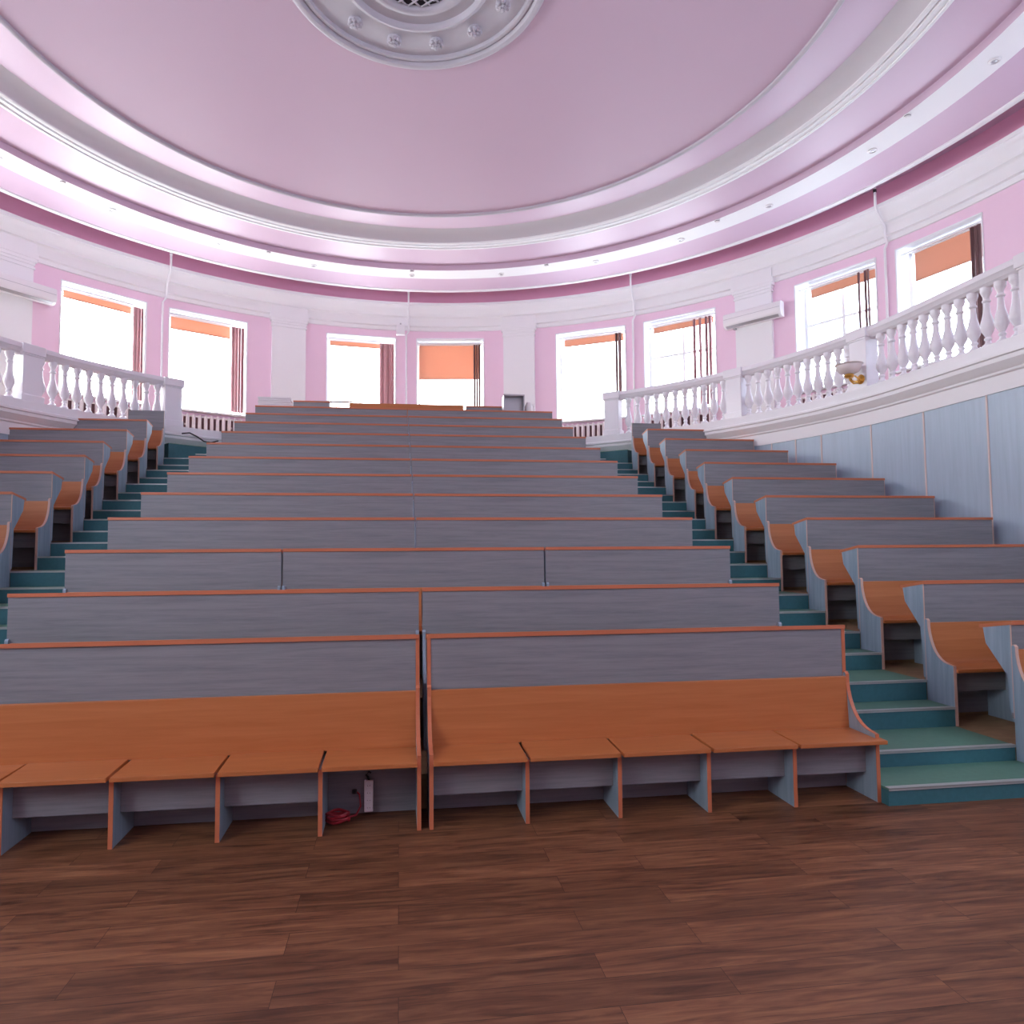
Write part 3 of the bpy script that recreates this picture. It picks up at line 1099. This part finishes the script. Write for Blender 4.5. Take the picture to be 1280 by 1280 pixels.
# ------------------------------------------------------------------ white pipes on the wall
for a, lb in ((-67.5, 'white pipe between the two windows at the far left'), (-35.0, 'white vertical pipe between the two windows above the left aisle'), (0.0, 'white vertical pipe in the middle of the back wall'),
              (35.4, 'white vertical pipe between the two windows above the right end of the benches'), (69.0, 'white vertical pipe between the two rightmost windows')):
    t = thing('heating_pipe', lb, 'pipe', pol(a, RW - .045, ZG), group='white heating pipes on the round wall')
    o0 = Vector(t.location)
    pr = [(RW - .045, ZG + .0), (RW - .045, 7.5), (RW - .06, 7.6), (RW - .14, 7.72), (RW - .15, 7.92), (RW - .24, 8.02), (RW - .36, 8.16), (RW - .40, 8.25), (RW - .40, 8.80)]
    MB().tube([pol(a + (0 if z < 7.6 else .35), r, z) - o0 for r, z in pr], .024, 10).build('pipe', M['white'], t, smooth=True)
    MB().tube([pol(a + .35, RW - .40, 8.52) - o0, pol(a + .35, RW - .40, 8.58) - o0], .032, 10).build('pipe_collar', M['dark'] if a > 60 else M['white'], t)

# ------------------------------------------------------------------ air conditioners
for a, lb in ((-52.0, 'white split air conditioner on the left pilaster at the edge of the picture'), (52.9, 'white split air conditioner on the pilaster right of the middle windows')):
    p = pol(a, RW - .10, 6.93)
    t = thing('air_conditioner', lb, 'air conditioner', p, math.radians(-a), group='split air conditioners on the pilasters')
    w = .66
    body = [(0, -.17), (-.14, -.17), (-.20, -.13), (-.225, -.06), (-.225, .10), (-.205, .15), (-.15, .17), (0, .17)]
    MB().prism_x(body, -w, w).build('casing', M['plastic'], t, smooth=True, bevel=.012)
    MB().prism_x([(-.145, -.174), (-.205, -.134), (-.208, -.139), (-.148, -.18)], -w + .06, w - .06).build('air_flap', M['metal'], t)
    MB().box(-w + .02, w - .02, -.2265, -.224, .02, .028).build('panel_seam', M['metal'], t)
    MB().box(-.03 - w + .2, .03 - w + .2, -.06, -.0, -.20, -.17).build('drain_stub', M['metal'], t)

# white speaker box and camera-like wall unit
c, U, O, Z = local(-1.0, RW - .20)
t = thing('wall_speaker', 'small white box speaker hanging at the cornice left of the central pipe', 'speaker', pol(-0.9, RW - .2, 7.44), 0)
MB().box(-.115, .115, -.07, .07, 0, .27).build('speaker_box', M['plastic'], t, bevel=.01)
MB().box(-.09, .09, -.074, -.07, .03, .24).build('speaker_grille', M['paper'], t)
MB().box(-.02, .02, .07, .15, .20, .34).box(-.015, .015, -.01, .08, .27, .33).build('bracket', M['metal'], t)

# ------------------------------------------------------------------ gilt wall lamp on the gallery post
p = hs(82.5, RBAL - .13, 4.16)
t = thing('wall_lamp', 'gilt wall lamp with a wide frosted glass bowl on the right balustrade post', 'wall lamp', p, math.radians(-81))
t.scale = (1.25, 1.25, 1.25)
MB().lathe([(0, -.006), (.05, 0), (.058, .012), (.03, .025), (0, .03)], (0, 0, 0), 16).build('back_plate', M['gold'], t, smooth=True)
t.children[0].rotation_euler = (PI / 2, 0, 0)
MB().tube([(0, -.01, .0), (0, -.06, -.045), (0, -.12, -.055), (0, -.17, -.02), (0, -.18, .02)], .011, 8).tube([(0, -.05, -.03), (.05, -.09, -.01), (.03, -.13, .03)], .009, 8).tube([(0, -.05, -.03), (-.05, -.09, -.01), (-.03, -.13, .03)], .009, 8).build('lamp_arm', M['gold'], t, smooth=True)
MB().lathe([(0, .0), (.04, .005), (.055, .03), (.045, .055), (0, .055)], (0, -.18, .0), 16).build('lamp_cup', M['gold'], t, smooth=True)
MB().lathe([(.05, .05), (.10, .07), (.13, .11), (.135, .15), (.155, .165), (.15, .168), (.128, .152), (.122, .112), (.095, .078), (.05, .058)], (0, -.18, .0), 24).build('lamp_shade', M['shade'], t, smooth=True)

# ------------------------------------------------------------------ things on the top rows
ZD = tz(11) + 1.162
t = thing('paper_stack', 'stack of white paper and folders at the left end of the twelfth centre row', 'papers', (-2.42, dy(12) + .13, ZD - .003))
for q in range(5):
    MB().box(-.33 + .012 * (q % 2), .31 - .01 * (q % 3), -.11, .11, .038 * q, .038 * q + .032).build('folder', M['paper'], t)
t = thing('paper_sheet', 'pale blue sheet of paper lying on the short topmost desk', 'papers', (-1.42, dy(13) + .05, tz(12) + 1.142))
MB().box(-.35, .36, -.05, .10, 0, .012).box(.3, .45, -.05, .06, .006, .016).build('sheet', M['bluepaper'], t)
t = thing('open_box', 'small open grey cardboard box on the right end of the top rows', 'box', (2.36, dy(12) + .14, ZD - .004))
MB().box(-.22, -.2, -.1, .12, 0, .36).box(.2, .22, -.1, .12, 0, .36).box(-.22, .22, -.1, .12, .33, .36).box(-.22, .22, .10, .12, 0, .36).box(-.22, .22, -.1, .12, 0, .02).build('box_shell', M['metal'], t)
t = thing('white_jug', 'white plastic jug beside the open box on the top right rows', 'jug', (2.68, dy(12) + .14, ZD - .007))
MB().lathe([(0, 0), (.07, 0), (.085, .05), (.08, .14), (.05, .19), (.045, .22), (0, .22)], (0, 0, 0), 18).build('jug_body', M['plastic'], t, smooth=True)
MB().tube([(.045, 0, .19), (.10, 0, .18), (.12, 0, .12), (.085, 0, .06)], .012, 8).build('handle', M['plastic'], t, smooth=True)
# trailing cable on the left ledge
pts = [pol(-40.2 + 1.2 * q, RI - .17, 3.89 - .02 * q + (.05 * math.sin(q * 1.4))) for q in range(6)]
tag(MB().tube(pts, .014, 8).build('cable', M['black'], smooth=True), 'black cable trailing over the white ledge at the top of the left stairs', 'cable')

# ------------------------------------------------------------------ power strip and red cable under the front bench
t = thing('power_strip', 'white power strip with four sockets hung under the front left bench', 'power strip', (-.188, 4.428, .025), 0)
MB().box(-.028, .028, -.030, 0, 0, .195).build('strip_body', M['plastic'], t, bevel=.005)
for q in range(4):
    so = MB().lathe([(.020, 0), (.020, .003), (.016, .003), (.014, -.004), (0, -.004)], (0, 0, 0), 16).build('socket', M['paper'], t, smooth=True, loc=(0, -.030, .028 + .046 * q))
    so.rotation_euler = (PI / 2, 0, 0)
    h = MB().box(-.009, -.006, -.0352, -.0344, -.002, .002).box(.006, .009, -.0352, -.0344, -.002, .002)
    h.v = [(a, b + .0, c_ + .028 + .046 * q) for a, b, c_ in h.v]
    h.build('socket_hole', M['dark'], t)
MB().tube([(0, -.012, .195), (-.004, -.02, .215), (-.018, -.018, .228), (0, -.012, .245), (.012, -.01, .235)], .007, 8).build('hook_loop', M['black'], t, smooth=True)
t = thing('red_cable', 'coil of red cable lying on the floor under the front left bench', 'cable', (-.372, 4.32, 0))
pts = []
for q in range(64):
    a = q * 2 * PI / 16
    rr = .058 + .004 * math.sin(q * 1.7)
    pts.append((rr * 1.15 * math.cos(a), rr * .9 * math.sin(a), .012 + .055 * q / 64 + .004 * math.sin(q)))
MB().tube(pts, .0085, 8).build('coil', M['red'], t, smooth=True)
MB().tube([(.06, .0, .03), (.11, .03, .03), (.135, .07, .07), (.125, .10, .13), (.10, .112, .150)], .006, 8).build('cable_tail', M['red'], t, smooth=True)
MB().lathe([(0, -.012), (.016, -.012), (.016, .008), (0, .008)], (.095, .105, .15), 12).build('plug', M['black'], t)
